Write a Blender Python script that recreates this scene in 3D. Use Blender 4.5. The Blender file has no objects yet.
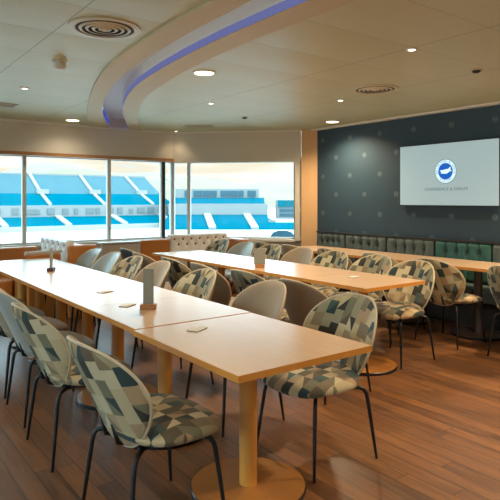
import bpy, bmesh, math, random
from mathutils import Vector, Matrix
PI = math.pi
random.seed(7)
C = bpy.context.scene.collection
scene = bpy.context.scene

# ------------------------------------------------------------------ materials
def new_mat(name):
    m = bpy.data.materials.new(name); m.use_nodes = True
    nt = m.node_tree; nt.nodes.clear()
    out = nt.nodes.new('ShaderNodeOutputMaterial')
    return m, nt, out

def N(nt, kind, **kw):
    n = nt.nodes.new(kind)
    for k, v in kw.items(): setattr(n, k, v)
    return n

def L(nt, a, b): nt.links.new(a, b)

def math_n(nt, op, a, b=None, c=None):
    n = N(nt, 'ShaderNodeMath', operation=op)
    for i, v in enumerate((a, b, c)):
        if v is None: continue
        if isinstance(v, (int, float)): n.inputs[i].default_value = v
        else: L(nt, v, n.inputs[i])
    return n.outputs[0]

def principled(nt, out, col=(.5, .5, .5), rough=.5, metal=0, spec=.5, coat=0, sheen=0):
    p = N(nt, 'ShaderNodeBsdfPrincipled')
    p.inputs['Base Color'].default_value = (*col, 1)
    p.inputs['Roughness'].default_value = rough
    p.inputs['Metallic'].default_value = metal
    p.inputs['Specular IOR Level'].default_value = spec
    p.inputs['Coat Weight'].default_value = coat
    p.inputs['Sheen Weight'].default_value = sheen
    L(nt, p.outputs[0], out.inputs[0])
    return p

def mix_col(nt, fac, a, b, blend='MIX'):
    n = N(nt, 'ShaderNodeMix', data_type='RGBA', blend_type=blend)
    if isinstance(fac, (int, float)): n.inputs[0].default_value = fac
    else: L(nt, fac, n.inputs[0])
    for i, v in ((6, a), (7, b)):
        if isinstance(v, tuple): n.inputs[i].default_value = (*v, 1)
        else: L(nt, v, n.inputs[i])
    return n.outputs[2]

def plain(name, col, rough=.5, metal=0, spec=.5, noise=0, scale=30, coat=0, sheen=0, bump=0):
    m, nt, out = new_mat(name)
    p = principled(nt, out, col, rough, metal, spec, coat, sheen)
    if noise or bump:
        tc = N(nt, 'ShaderNodeTexCoord')
        t = N(nt, 'ShaderNodeTexNoise'); t.inputs['Scale'].default_value = scale
        t.inputs['Detail'].default_value = 4
        L(nt, tc.outputs['Object'], t.inputs['Vector'])
        if noise:
            lo = tuple(max(0, c * (1 - noise)) for c in col); hi = tuple(min(1, c * (1 + noise)) for c in col)
            L(nt, mix_col(nt, t.outputs[0], lo, hi), p.inputs['Base Color'])
        if bump:
            b = N(nt, 'ShaderNodeBump'); b.inputs['Strength'].default_value = bump
            b.inputs['Distance'].default_value = .01
            L(nt, t.outputs[0], b.inputs['Height']); L(nt, b.outputs[0], p.inputs['Normal'])
    return m

def emission(name, col, s):
    m, nt, out = new_mat(name)
    e = N(nt, 'ShaderNodeEmission'); e.inputs[0].default_value = (*col, 1); e.inputs[1].default_value = s
    L(nt, e.outputs[0], out.inputs[0]); return m

def wood(name, c1, c2, rough=.35, axis=1, stretch=10, scale=6, coat=0, spec=.5):
    m, nt, out = new_mat(name)
    p = principled(nt, out, c1, rough, coat=coat, spec=spec)
    tc = N(nt, 'ShaderNodeTexCoord'); mp = N(nt, 'ShaderNodeMapping')
    s = [scale * stretch / 3] * 3; s[axis] = scale / 3
    mp.inputs['Scale'].default_value = s
    L(nt, tc.outputs['Object'], mp.inputs['Vector'])
    t = N(nt, 'ShaderNodeTexNoise'); t.inputs['Scale'].default_value = 1.5
    t.inputs['Detail'].default_value = 5; t.inputs['Distortion'].default_value = .6
    L(nt, mp.outputs[0], t.inputs['Vector'])
    L(nt, mix_col(nt, t.outputs[0], c1, c2), p.inputs['Base Color'])
    return m

def floor_material():
    m, nt, out = new_mat('plank_floor')
    p = principled(nt, out, rough=.3, spec=1.0)
    g = N(nt, 'ShaderNodeNewGeometry'); sp = N(nt, 'ShaderNodeSeparateXYZ'); L(nt, g.outputs['Position'], sp.inputs[0])
    x, y = sp.outputs[0], sp.outputs[1]
    W, LEN = .105, 1.25
    xi = math_n(nt, 'FLOOR', math_n(nt, 'DIVIDE', x, W))
    wn = N(nt, 'ShaderNodeTexWhiteNoise', noise_dimensions='1D'); L(nt, xi, wn.inputs['W'])
    yy = math_n(nt, 'ADD', math_n(nt, 'DIVIDE', y, LEN), math_n(nt, 'MULTIPLY', wn.outputs['Value'], 7))
    yi = math_n(nt, 'FLOOR', yy)
    cb = N(nt, 'ShaderNodeCombineXYZ'); L(nt, xi, cb.inputs[0]); L(nt, yi, cb.inputs[1])
    w2 = N(nt, 'ShaderNodeTexWhiteNoise', noise_dimensions='2D'); L(nt, cb.outputs[0], w2.inputs['Vector'])
    # grain
    mp = N(nt, 'ShaderNodeCombineXYZ')
    L(nt, math_n(nt, 'MULTIPLY', x, 45), mp.inputs[0]); L(nt, math_n(nt, 'MULTIPLY', y, 3), mp.inputs[1])
    L(nt, math_n(nt, 'MULTIPLY', w2.outputs['Value'], 40), mp.inputs[2])
    t = N(nt, 'ShaderNodeTexNoise'); t.inputs['Scale'].default_value = 1; t.inputs['Detail'].default_value = 6
    t.inputs['Distortion'].default_value = .8
    L(nt, mp.outputs[0], t.inputs['Vector'])
    v = math_n(nt, 'ADD', math_n(nt, 'MULTIPLY', w2.outputs['Value'], .3), math_n(nt, 'MULTIPLY', t.outputs[0], .95))
    r = N(nt, 'ShaderNodeValToRGB')
    r.color_ramp.elements[0].position = .25; r.color_ramp.elements[0].color = (*FLOOR_D, 1)
    r.color_ramp.elements[1].position = .95; r.color_ramp.elements[1].color = (*FLOOR_L, 1)
    L(nt, v, r.inputs[0])
    fx = math_n(nt, 'FRACT', math_n(nt, 'DIVIDE', x, W)); fy = math_n(nt, 'FRACT', yy)
    gap = math_n(nt, 'MAXIMUM', math_n(nt, 'LESS_THAN', fx, .045), math_n(nt, 'LESS_THAN', fy, .003))
    L(nt, mix_col(nt, gap, r.outputs[0], (.02, .012, .008)), p.inputs['Base Color'])
    rr = math_n(nt, 'ADD', math_n(nt, 'MULTIPLY', t.outputs[0], .12), .30)
    L(nt, rr, p.inputs['Roughness'])
    b = N(nt, 'ShaderNodeBump'); b.inputs['Strength'].default_value = .07; b.inputs['Distance'].default_value = .003
    L(nt, math_n(nt, 'SUBTRACT', t.outputs[0], math_n(nt, 'MULTIPLY', gap, 1.5)), b.inputs['Height'])
    L(nt, b.outputs[0], p.inputs['Normal'])
    return m

def ceiling_material():
    m, nt, out = new_mat('ceiling_tiles')
    p = principled(nt, out, CEIL, rough=.45, spec=.4)
    g = N(nt, 'ShaderNodeNewGeometry'); sp = N(nt, 'ShaderNodeSeparateXYZ'); L(nt, g.outputs['Position'], sp.inputs[0])
    fx = math_n(nt, 'FRACT', math_n(nt, 'DIVIDE', math_n(nt, 'SUBTRACT', sp.outputs[0], 1.17 - 6 * 1.13), 1.13))
    fy = math_n(nt, 'FRACT', math_n(nt, 'DIVIDE', math_n(nt, 'SUBTRACT', sp.outputs[1], 3.8 - 6 * .6), .6))
    gx = math_n(nt, 'LESS_THAN', fx, .008); gy = math_n(nt, 'LESS_THAN', fy, .010)
    gap = math_n(nt, 'MAXIMUM', math_n(nt, 'MULTIPLY', gx, .75), math_n(nt, 'MULTIPLY', gy, .55))
    L(nt, mix_col(nt, gap, CEIL, tuple(c * .35 for c in CEIL)), p.inputs['Base Color'])
    # pillowed metal tiles
    b = N(nt, 'ShaderNodeBump'); b.inputs['Strength'].default_value = .12; b.inputs['Distance'].default_value = .05
    pil = math_n(nt, 'MULTIPLY', math_n(nt, 'SINE', math_n(nt, 'MULTIPLY', fy, PI)), 1)
    L(nt, pil, b.inputs['Height']); L(nt, b.outputs[0], p.inputs['Normal'])
    return m

def wallpaper_material():
    m, nt, out = new_mat('crest_wallpaper')
    p = principled(nt, out, rough=.55, spec=.35)
    g = N(nt, 'ShaderNodeNewGeometry'); sp = N(nt, 'ShaderNodeSeparateXYZ'); L(nt, g.outputs['Position'], sp.inputs[0])
    y, z = sp.outputs[1], sp.outputs[2]
    def grid(y0, z0):
        P = .575
        u = math_n(nt, 'SUBTRACT', math_n(nt, 'FRACT', math_n(nt, 'ADD', math_n(nt, 'DIVIDE', math_n(nt, 'SUBTRACT', y, y0), P), 20.5)), .5)
        v = math_n(nt, 'SUBTRACT', math_n(nt, 'FRACT', math_n(nt, 'ADD', math_n(nt, 'DIVIDE', math_n(nt, 'SUBTRACT', z, z0), P), 20.5)), .5)
        u = math_n(nt, 'MULTIPLY', u, P); v = math_n(nt, 'MULTIPLY', v, P)
        # a small bird crest: ring + bent wing inside
        d = math_n(nt, 'SQRT', math_n(nt, 'ADD', math_n(nt, 'MULTIPLY', u, u), math_n(nt, 'MULTIPLY', v, v)))
        ring = math_n(nt, 'LESS_THAN', math_n(nt, 'ABSOLUTE', math_n(nt, 'SUBTRACT', d, .030)), .006)
        w = math_n(nt, 'ABSOLUTE', math_n(nt, 'SUBTRACT', v, math_n(nt, 'SUBTRACT', math_n(nt, 'MULTIPLY', math_n(nt, 'ABSOLUTE', u), .5), .004)))
        wing = math_n(nt, 'MULTIPLY', math_n(nt, 'LESS_THAN', w, .010), math_n(nt, 'LESS_THAN', d, .028))
        return math_n(nt, 'MAXIMUM', ring, wing)
    e = math_n(nt, 'MAXIMUM', grid(6.41, 1.81), grid(6.41 - .2875, 2.0975))
    L(nt, mix_col(nt, math_n(nt, 'MULTIPLY', e, .42), WALLPAPER, (.23, .30, .32)), p.inputs['Base Color'])
    return m

def pattern_fabric():
    m, nt, out = new_mat('geometric_fabric')
    p = principled(nt, out, rough=.75, spec=.3, sheen=.1)
    uv = N(nt, 'ShaderNodeUVMap'); uv.uv_map = 'UVMap'
    mp = N(nt, 'ShaderNodeMapping'); mp.inputs['Rotation'].default_value = (0, 0, .12)
    mp.inputs['Location'].default_value = (3.01, 3.02, 0)
    L(nt, uv.outputs[0], mp.inputs[0])
    oi = N(nt, 'ShaderNodeObjectInfo')
    sp = N(nt, 'ShaderNodeSeparateXYZ'); L(nt, mp.outputs[0], sp.inputs[0])
    A, B = .058, .078
    xs = math_n(nt, 'ADD', math_n(nt, 'DIVIDE', sp.outputs[0], A), math_n(nt, 'MULTIPLY', oi.outputs['Random'], 9))
    xi = math_n(nt, 'FLOOR', xs)
    w1 = N(nt, 'ShaderNodeTexWhiteNoise', noise_dimensions='1D'); L(nt, xi, w1.inputs['W'])
    ys = math_n(nt, 'ADD', math_n(nt, 'DIVIDE', sp.outputs[1], B), math_n(nt, 'MULTIPLY', w1.outputs['Value'], 3))
    yi = math_n(nt, 'FLOOR', ys)
    fx = math_n(nt, 'FRACT', xs); fy = math_n(nt, 'FRACT', ys)
    cb = N(nt, 'ShaderNodeCombineXYZ'); L(nt, xi, cb.inputs[0]); L(nt, yi, cb.inputs[1]); cb.inputs[2].default_value = 5
    wt = N(nt, 'ShaderNodeTexWhiteNoise', noise_dimensions='3D'); L(nt, cb.outputs[0], wt.inputs['Vector'])
    # about half of the cells are cut by a diagonal into two triangles, either way
    isd = math_n(nt, 'LESS_THAN', wt.outputs['Value'], .5)
    flip = math_n(nt, 'LESS_THAN', wt.outputs['Value'], .25)
    fx2 = math_n(nt, 'ABSOLUTE', math_n(nt, 'SUBTRACT', flip, fx))
    half = math_n(nt, 'MULTIPLY', math_n(nt, 'GREATER_THAN', fy, fx2), isd)
    cc = N(nt, 'ShaderNodeCombineXYZ'); L(nt, xi, cc.inputs[0]); L(nt, yi, cc.inputs[1]); L(nt, half, cc.inputs[2])
    wc = N(nt, 'ShaderNodeTexWhiteNoise', noise_dimensions='3D'); L(nt, cc.outputs[0], wc.inputs['Vector'])
    r = N(nt, 'ShaderNodeValToRGB'); r.color_ramp.interpolation = 'CONSTANT'
    cols = [(.41, .34, .22), (.235, .185, .115), (.022, .045, .055), (.16, .155, .11), (.50, .44, .32), (.10, .080, .055),
            (.36, .25, .16), (.27, .25, .18), (.045, .085, .095), (.45, .38, .26), (.19, .15, .10), (.03, .03, .028)]
    els = r.color_ramp.elements
    els[0].color = (*cols[0], 1); els[1].position = 1 / 12; els[1].color = (*cols[1], 1)
    cols = [(a, b * .96, c * .82) for a, b, c in cols]
    els[0].color = (*cols[0], 1); els[1].color = (*cols[1], 1)
    for i in range(2, 12):
        e = els.new(i / 12); e.color = (*cols[i], 1)
    L(nt, wc.outputs['Value'], r.inputs[0])
    L(nt, r.outputs[0], p.inputs['Base Color'])
    t = N(nt, 'ShaderNodeTexNoise'); t.inputs['Scale'].default_value = 14
    L(nt, uv.outputs[0], t.inputs['Vector'])
    b = N(nt, 'ShaderNodeBump'); b.inputs['Strength'].default_value = .35; b.inputs['Distance'].default_value = .012
    L(nt, t.outputs[0], b.inputs['Height']); L(nt, b.outputs[0], p.inputs['Normal'])
    return m

def glass_material():
    m, nt, out = new_mat('window_glass')
    t = N(nt, 'ShaderNodeBsdfTransparent'); t.inputs[0].default_value = (.96, .985, .98, 1)
    g = N(nt, 'ShaderNodeBsdfGlossy'); g.inputs['Roughness'].default_value = .02
    f = N(nt, 'ShaderNodeFresnel'); f.inputs[0].default_value = 1.3
    mx = N(nt, 'ShaderNodeMixShader')
    L(nt, f.outputs[0], mx.inputs[0]); L(nt, t.outputs[0], mx.inputs[1]); L(nt, g.outputs[0], mx.inputs[2])
    L(nt, mx.outputs[0], out.inputs[0]); return m

FLOOR_D = (.045, .017, .006); FLOOR_L = (.255, .101, .030)
CEIL = (.57, .565, .37)
WALLPAPER = (.035, .068, .098)
M = {
    'floor': floor_material(), 'ceiling': ceiling_material(), 'wallpaper': wallpaper_material(),
    'band': plain('band_plaster', (.60, .50, .31), .6),
    'recess': plain('recess_paint', (.78, .78, .76), .6),
    'white': plain('white_paint', (.80, .78, .72), .5),
    'bulkhead': plain('bulkhead_paint', (.66, .62, .54), .6),
    'pale': plain('pale_wall_paint', (.68, .64, .56), .6),
    'frame': plain('window_frame_paint', (.66, .66, .62), .4),
    'dark_frame': plain('dark_mullion', (.02, .025, .03), .4),
    'glass': glass_material(),
    'headrail': wood('headrail_wood', (.50, .25, .10), (.38, .18, .07), axis=0),
    'post': wood('post_wood', (.74, .47, .25), (.66, .40, .20), axis=2),
    'top': wood('laminate_top', (.64, .435, .275), (.58, .385, .235), rough=.26, axis=1, spec=.55),
    'edge': wood('oak_edge', (.62, .27, .05), (.52, .21, .035), rough=.35, axis=1),
    'column': wood('oak_column', (.62, .27, .05), (.52, .21, .035), rough=.35, axis=2),
    'disc': wood('oak_disc', (.40, .16, .035), (.32, .12, .025), rough=.3, axis=1),
    'rim': plain('dark_steel', (.04, .04, .045), .3, 1),
    'black': plain('black_metal', (.008, .008, .009), .45, 0, .3),
    'chrome': plain('chrome', (.55, .55, .55), .2, 1),
    'darkcol': plain('dark_column', (.05, .035, .03), .35, 0, .5),
    'fabric': pattern_fabric(),
    'taupe': plain('taupe_velvet', (.27, .195, .118), .65, noise=.12, scale=12, sheen=.25, bump=.1),
    'grey': plain('grey_leather', (.28, .28, .24), .38, noise=.08, scale=14, spec=.5),
    'slate': plain('slate_fabric', (.055, .06, .065), .6, noise=.2, scale=20),
    'piping': plain('cream_piping', (.50, .42, .29), .6),
    'tan_piping': plain('tan_piping', (.52, .40, .26), .6),
    'board': plain('grey_board', (.27, .27, .225), .5),
    'block': wood('beech_block', (.48, .22, .08), (.38, .16, .055), axis=0),
    'dark_block': plain('dark_block', (.10, .04, .025), .5),
    'paper': plain('paper', (.62, .58, .50), .7),
    'slip_edge': plain('slip_underside', (.12, .11, .10), .7),
    'tvblack': plain('tv_plastic', (.012, .012, .014), .3),
    'screen': None,
    'bench': plain('green_leather', (.095, .122, .108), .38, noise=.15, scale=8, spec=.5),
    'bench_teal': plain('teal_leather', (.032, .115, .095), .35, noise=.12, scale=8),
    'bench_base': plain('dark_base', (.02, .02, .022), .5),
    'button': plain('dark_button', (.012, .016, .016), .5),
    'tan': plain('tan_leather', (.50, .17, .030), .4, noise=.12, scale=5),
    'cream': plain('cream_leather', (.84, .80, .76), .45, noise=.05, scale=8),
    'brown_button': plain('brown_button', (.22, .12, .07), .5),
    'pinkpanel': plain('pale_panel', (.50, .43, .36), .5),
    'ventdark': plain('vent_dark', (.035, .028, .02), .7),
    'vent': plain('vent_metal', (.62, .55, .40), .4),
    'plastic': plain('white_plastic', (.70, .68, .58), .4),
    'lens': emission('lamp_lens', (1.0, .78, .52), 6),
    'spotlens': emission('spot_lens', (1.0, .80, .58), 5),
    'led': emission('blue_led', (.20, .22, .50), .33), 'led_recess_fill': emission('recess_fill_glow', (.80, .86, .84), .42), 'led_bright': emission('bright_blue_led', (.14, .17, .9), .2),  # the white glow is added fill light for the slot recess
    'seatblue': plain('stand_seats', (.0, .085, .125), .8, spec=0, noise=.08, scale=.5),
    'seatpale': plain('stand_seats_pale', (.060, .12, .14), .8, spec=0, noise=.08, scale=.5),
    'concrete': plain('stand_concrete', (.21, .22, .215), .8, noise=.08, scale=.3),
    'aisle': plain('aisle_paint', (.28, .27, .255), .8),
    'concourse': plain('concourse_wall', (.12, .15, .155), .7),
    'concdark': plain('concourse_dark', (.10, .13, .15), .7),
    'suite': plain('suite_glass', (.045, .10, .13), .6, spec=.05),
    'signcyan': plain('cyan_sign', (.0, .12, .16), .6, spec=0),
    'ground': plain('pale_ground', (.36, .365, .36), .8),
    'hill': plain('hill_grass', (.17, .13, .08), .9, noise=.25, scale=.02),
    'outseat': plain('outdoor_seat', (.02, .10, .16), .4),
    'text': plain('grey_ink', (.06, .09, .10), .6),
}

# ------------------------------------------------------------------ mesh helpers
def add_box(bm, c, s, rz=0, bevel=0):
    mat = Matrix.Translation(c) @ Matrix.Rotation(rz, 4, 'Z') @ Matrix.Diagonal((*s, 1))
    r = bmesh.ops.create_cube(bm, size=1, matrix=mat)
    if bevel:
        es = list({e for v in r['verts'] for e in v.link_edges})
        bmesh.ops.bevel(bm, geom=es, offset=bevel, segments=2, affect='EDGES', profile=.5)

def box2(bm, x0, x1, y0, y1, z0, z1, bevel=0):
    add_box(bm, ((x0 + x1) / 2, (y0 + y1) / 2, (z0 + z1) / 2), (abs(x1 - x0), abs(y1 - y0), abs(z1 - z0)), 0, bevel)

def add_cyl(bm, c, r, h, seg=32, r2=None, bevel=0):
    rr = bmesh.ops.create_cone(bm, cap_ends=True, segments=seg, radius1=r, radius2=r if r2 is None else r2, depth=h,
                               matrix=Matrix.Translation((c[0], c[1], c[2] + h / 2)))
    return rr

def add_lathe(bm, prof, c=(0, 0, 0), seg=32):
    rings = []
    for r, z in prof:
        rings.append([bm.verts.new((c[0] + r * math.cos(2 * PI * i / seg), c[1] + r * math.sin(2 * PI * i / seg), c[2] + z)) for i in range(seg)])
    for a, b in zip(rings, rings[1:]):
        for i in range(seg):
            j = (i + 1) % seg
            bm.faces.new((a[i], a[j], b[j], b[i]))
    return rings

def add_tube(bm, pts, radii, seg=8, closed=False):
    pts = [Vector(p) for p in pts]; n = len(pts)
    if isinstance(radii, (int, float)): radii = [radii] * n
    rings = []; up = None
    for i, p in enumerate(pts):
        if closed: d = pts[(i + 1) % n] - pts[i - 1]
        else: d = pts[min(i + 1, n - 1)] - pts[max(i - 1, 0)]
        d.normalize()
        if up is None:
            up = Vector((0, 0, 1)) if abs(d.z) < .9 else Vector((1, 0, 0))
        a = d.cross(up).normalized(); up = a.cross(d).normalized()
        rings.append([bm.verts.new(p + radii[i] * (a * math.cos(2 * PI * k / seg) + up * math.sin(2 * PI * k / seg))) for k in range(seg)])
    prs = list(zip(rings, rings[1:]))
    if closed: prs.append((rings[-1], rings[0]))
    for a, b in prs:
        for k in range(seg):
            j = (k + 1) % seg
            bm.faces.new((a[k], a[j], b[j], b[k]))
    if not closed:
        bm.faces.new(rings[0][::-1]); bm.faces.new(rings[-1])

def obj(name, bm, mat, parent=None, smooth=False, loc=None):
    bmesh.ops.recalc_face_normals(bm, faces=bm.faces)
    me = bpy.data.meshes.new(name); bm.to_mesh(me); bm.free()
    mats = mat if isinstance(mat, list) else [mat]
    for m in mats: me.materials.append(M[m] if isinstance(m, str) else m)
    if smooth:
        for f in me.polygons: f.use_smooth = True
        if smooth != True:
            me.set_sharp_from_angle(angle=math.radians(smooth))
    o = bpy.data.objects.new(name, me); C.objects.link(o)
    if parent: o.parent = parent
    if loc: o.location = loc
    return o

def box_obj(name, x0, x1, y0, y1, z0, z1, mat, parent=None, bevel=0):
    bm = bmesh.new(); box2(bm, x0, x1, y0, y1, z0, z1, bevel)
    return obj(name, bm, mat, parent)

def thing(name, label, cat, loc=(0, 0, 0), rz=0, group=None):
    o = bpy.data.objects.new(name, None); C.objects.link(o)
    o.location = loc; o.rotation_euler = (0, 0, rz); o.empty_display_size = .1
    return tag(o, label, cat, group)

def tag(o, label, cat, group=None):
    o['label'] = label; o['category'] = cat
    if group: o['group'] = group
    return o

def struct(o, label=None, cat=None):
    o['kind'] = 'structure'
    if label: o['label'] = label
    if cat: o['category'] = cat
    return o

def dup(root, loc, rz, label, group=None):
    r = root.copy(); C.objects.link(r); r.location = loc; r.rotation_euler = (0, 0, rz)
    r['label'] = label
    if group: r['group'] = group
    for ch in root.children:
        c = ch.copy(); C.objects.link(c); c.parent = r
        for g in ch.children:
            d = g.copy(); C.objects.link(d); d.parent = c
    return r

# ------------------------------------------------------------------ room shell
H = 2.57; XL, YF = -4.2, -3.2          # far sides behind the camera
XR = 6.2; YB = 8.25; S1 = 12.78        # bulkhead faces
WO = .15                               # window plane lies this far behind the bulkhead face
YW = YB + WO; SW = S1 + WO * math.sqrt(2)
R2 = math.sqrt(.5)

box = lambda *a: a
o = box_obj('floor', XL, XR + .05, YF, YW + .1, -.1, 0, 'floor'); struct(o, 'brown wooden plank floor', 'floor')
# ceiling with a curved recessed slot
cA = [(1.69, YF), (1.69, 0), (1.69, 1.5), (1.69, 2.6), (1.71, 3.3), (1.77, 4.02), (1.89, 4.75), (2.12, 5.6), (2.50, 6.75), (2.80, 7.55), (3.10, YB)]
cB = [(1.86, YF), (1.86, 0), (1.86, 1.5), (1.865, 2.6), (1.90, 3.4), (1.98, 4.2), (2.13, 5.0), (2.40, 5.95), (2.80, 7.0), (3.08, 7.62), (3.40, YB)]
cC = [(2.12, YF), (2.12, 0), (2.12, 1.5), (2.12, 2.6), (2.14, 3.4), (2.22, 4.25), (2.37, 5.1), (2.62, 5.9), (3.00, 6.80), (3.28, 7.35), (3.74, YB)]
cD = [(2.33, YF), (2.33, 0), (2.33, 1.5), (2.33, 2.6), (2.335, 3.2), (2.40, 4.0), (2.52, 4.75), (2.72, 5.6), (3.08, 6.5), (3.42, 7.25), (3.95, YB)]
def spline(pts, n=10):
    P = [Vector((*p, 0)) for p in pts]; res = []
    for i in range(len(P) - 1):
        p0 = P[max(i - 1, 0)]; p1 = P[i]; p2 = P[i + 1]; p3 = P[min(i + 2, len(P) - 1)]
        m1 = (p2 - p0) * .5; m2 = (p3 - p1) * .5
        # finite-difference tangents by chord
        for k in range(n):
            t = k / n
            res.append((2*t**3-3*t**2+1)*p1 + (t**3-2*t**2+t)*m1 + (-2*t**3+3*t**2)*p2 + (t**3-t**2)*m2)
    res.append(P[-1]); return [(p.x, p.y) for p in res]
sA, sB, sC, sD = (spline(c) for c in (cA, cB, cC, cD))

def strip(bm, a, b, za, zb):
    va = [bm.verts.new((x, y, za)) for x, y in a]; vb = [bm.verts.new((x, y, zb)) for x, y in b]
    for i in range(len(a) - 1):
        bm.faces.new((va[i], va[i + 1], vb[i + 1], vb[i]))
LIP = .018
bm = bmesh.new()
strip(bm, [(XL, y) for x, y in sA], sA, H, H)
strip(bm, [(XL, y) for x, y in sA], sA, H + .06, H + .06)
o = obj('ceiling', bm, 'ceiling'); struct(o, 'tiled ceiling on the left of the curved light slot', 'ceiling')
bm = bmesh.new()
# right side, up to the right wall and the cut corner
xr = lambda y: min(XR + .05, S1 - y)
ys = [p[1] for p in sD]
strip(bm, sD, [(max(xr(y), x), y) for x, y in sD], H, H)
strip(bm, sD, [(max(xr(y), x), y) for x, y in sD], H + .06, H + .06)
o = obj('ceiling', bm, 'ceiling'); struct(o, 'tiled ceiling on the right, towards the dark wall', 'ceiling')
for a, b, lab in ((sA, sB, 'outer curved plaster band of the ceiling slot'), (sC, sD, 'inner curved plaster band of the ceiling slot')):
    bm = bmesh.new()
    strip(bm, a, b, H - LIP, H - LIP)
    strip(bm, a, a, H - LIP, H + .07); strip(bm, b, b, H - LIP, H + .07); strip(bm, a, b, H + .07, H + .07)
    o = obj('ceiling_band', bm, 'band', smooth=40); struct(o, lab, 'ceiling')
RT = 2.71
bm = bmesh.new()
off = lambda s, d: [(x + d, y) for x, y in s]
oB, oC = off(sB, .004), off(sC, -.004)
strip(bm, oB, oC, RT, RT); strip(bm, oB, oC, RT + .05, RT + .05)
strip(bm, oB, oB, H - .012, RT + .05); strip(bm, oC, oC, H - .012, RT + .05)
o = obj('ceiling_recess', bm, 'recess', smooth=40); struct(o, 'pale recess of the curved ceiling slot', 'ceiling')
# blue LED strips along the slot, plus an added white fill for the recess
sBn = [p for p in sB if p[1] < 5.0]; sBf = [p for p in sB if p[1] > 4.98]
for s, d, z0, z1, m_, lab in ((sBn, .009, H + .03, RT - .03, 'led_recess_fill', 'added white fill strip that brightens the recess of the ceiling slot'),
                              (sBf, .009, H + .03, RT - .03, 'led_bright', 'bright blue strip at the bend, inside the outer edge of the ceiling slot'),
                              (sC, -.009, H - .016, H + .038, 'led', 'soft blue LED strip along the inner edge of the ceiling slot')):
    bm = bmesh.new()
    s2 = off(s, d); s3 = off(s, d * .5)
    strip(bm, s2, s2, z0, z1); strip(bm, s3, s3, z0, z1); strip(bm, s2, s3, z1, z1); strip(bm, s2, s3, z0, z0)
    tag(obj('led_strip', bm, m_), lab, 'light strip', 'LED strips in the ceiling slot')

# walls
box2w = lambda n, *a: struct(box_obj(n, *a))
o = box_obj('wall_right', XR, XR + .12, YF, S1 - XR + .02, 0, H, 'wallpaper'); struct(o, 'dark wall papered with small pale crests', 'wall')
o = box_obj('wall_left', XL - .1, XL, YF, YW + .1, 0, .30, 'pale'); struct(o, 'low wall under the added side windows, outside the view', 'wall')
o = box_obj('wall_left', XL - .1, XL, YF, YW + .1, 2.45, H + .2, 'bulkhead'); struct(o, 'wall above the added side windows, outside the view', 'wall')
for k in range(7):  # unseen side windows, added to let cool light in from the left
    y0 = YF + k * (YW - YF) / 7; y1 = YF + (k + 1) * (YW - YF) / 7
    bm = bmesh.new()
    for q in ((y0, y0 + .03, .3, 2.45), (y1 - .03, y1, .3, 2.45), (y0, y1, .3, .33), (y0, y1, 2.42, 2.45)): box2(bm, XL - .07, XL, *q)
    f = obj('window_%d' % (10 + k), bm, 'frame'); struct(f, 'unseen side window added for cool light from the left', 'window')
    bm = bmesh.new(); box2(bm, XL - .04, XL - .034, y0 + .03, y1 - .03, .33, 2.42); obj('window_pane', bm, 'glass', f)
o = box_obj('wall_front', XL, XR, YF - .1, YF, 0, H, 'pale'); struct(o)
xc_w = SW - YW                        # where the two window planes meet
ZS, ZH = .80, 2.09
# below the sills
o = box_obj('wall_back', XL, xc_w + .05, YW - .02, YW + .1, 0, ZS, 'pale'); struct(o, 'low wall under the left windows', 'wall')
def diag(s, S, dpt=0):
    """point on the cut corner plane x+y=S, s metres along from its left end (xc), dpt outward"""
    return None
def diag_box(bm, x0, x1, S, t0, t1, z0, z1):
    """box lying along the 45 degree wall x+y=S between x0 and x1, from t0 to t1 metres outward"""
    mx = (x0 + x1) / 2; my = S - mx; t = (t0 + t1) / 2
    add_box(bm, (mx + t * R2, my + t * R2, (z0 + z1) / 2), (abs(x1 - x0) / R2, abs(t1 - t0), z1 - z0), -PI / 4)
xe = 6.07                             # right end of the corner window opening
bm = bmesh.new(); diag_box(bm, xc_w, 6.33, SW, 0, .12, 0, ZS); o = obj('wall_corner', bm, 'pale'); struct(o, 'low wall under the corner windows', 'wall')
bm = bmesh.new(); diag_box(bm, xe, 6.34, SW, -.13, .10, ZS - .02, 2.12); o = obj('wall_corner', bm, 'pale'); struct(o, 'narrow pale wall between corner window and wooden post', 'wall')
# wooden post beside the papered wall
bm = bmesh.new(); diag_box(bm, 6.04, 6.25, S1, -.03, .2, .0, H); o = obj('trim_1', bm, 'post'); struct(o, 'tall oak post in the corner beside the dark wall', 'post')
# bulkheads over the windows
bm = bmesh.new(); box2(bm, XL, S1 - YB + .1, YB, YW + .14, 2.12, H + .2); o = obj('wall_bulkhead', bm, 'bulkhead'); struct(o, 'boxed bulkhead above the left windows', 'wall')
bm = bmesh.new(); diag_box(bm, S1 - YB - .02, 6.03, S1, 0, .29, 2.10, H + .2); o = obj('wall_bulkhead', bm, 'bulkhead'); struct(o, 'boxed bulkhead above the corner windows', 'wall')
# white shadow trim at ceiling edge
bm = bmesh.new(); box2(bm, XL, S1 - YB, YB - .03, YB, H - .035, H + .0); o = obj('trim_2', bm, 'white'); struct(o, 'thin white trim where ceiling meets the window bulkhead', 'trim')
bm = bmesh.new(); diag_box(bm, S1 - YB, XR, S1, -.02, 0, H - .02, H); o = obj('trim_3', bm, 'white'); struct(o, 'thin white trim above the corner bulkhead', 'trim')
o = box_obj('trim_4', XR - .10, XR, YF, S1 - XR, H - .02, H + .01, 'white'); struct(o, 'white strip where ceiling meets the dark wall', 'trim')
# wooden headrail
o = box_obj('trim_5', XL, S1 - YB, YB - .02, YW, 2.075, 2.125, 'headrail'); struct(o, 'wooden rail along the top of the left windows', 'trim')
bm = bmesh.new(); diag_box(bm, S1 - YB, 6.03, S1, -.01, WO + .02, 2.06, 2.105); o = obj('trim_6', bm, 'pale'); struct(o, 'pale rail along the top of the corner windows', 'trim')
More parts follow.
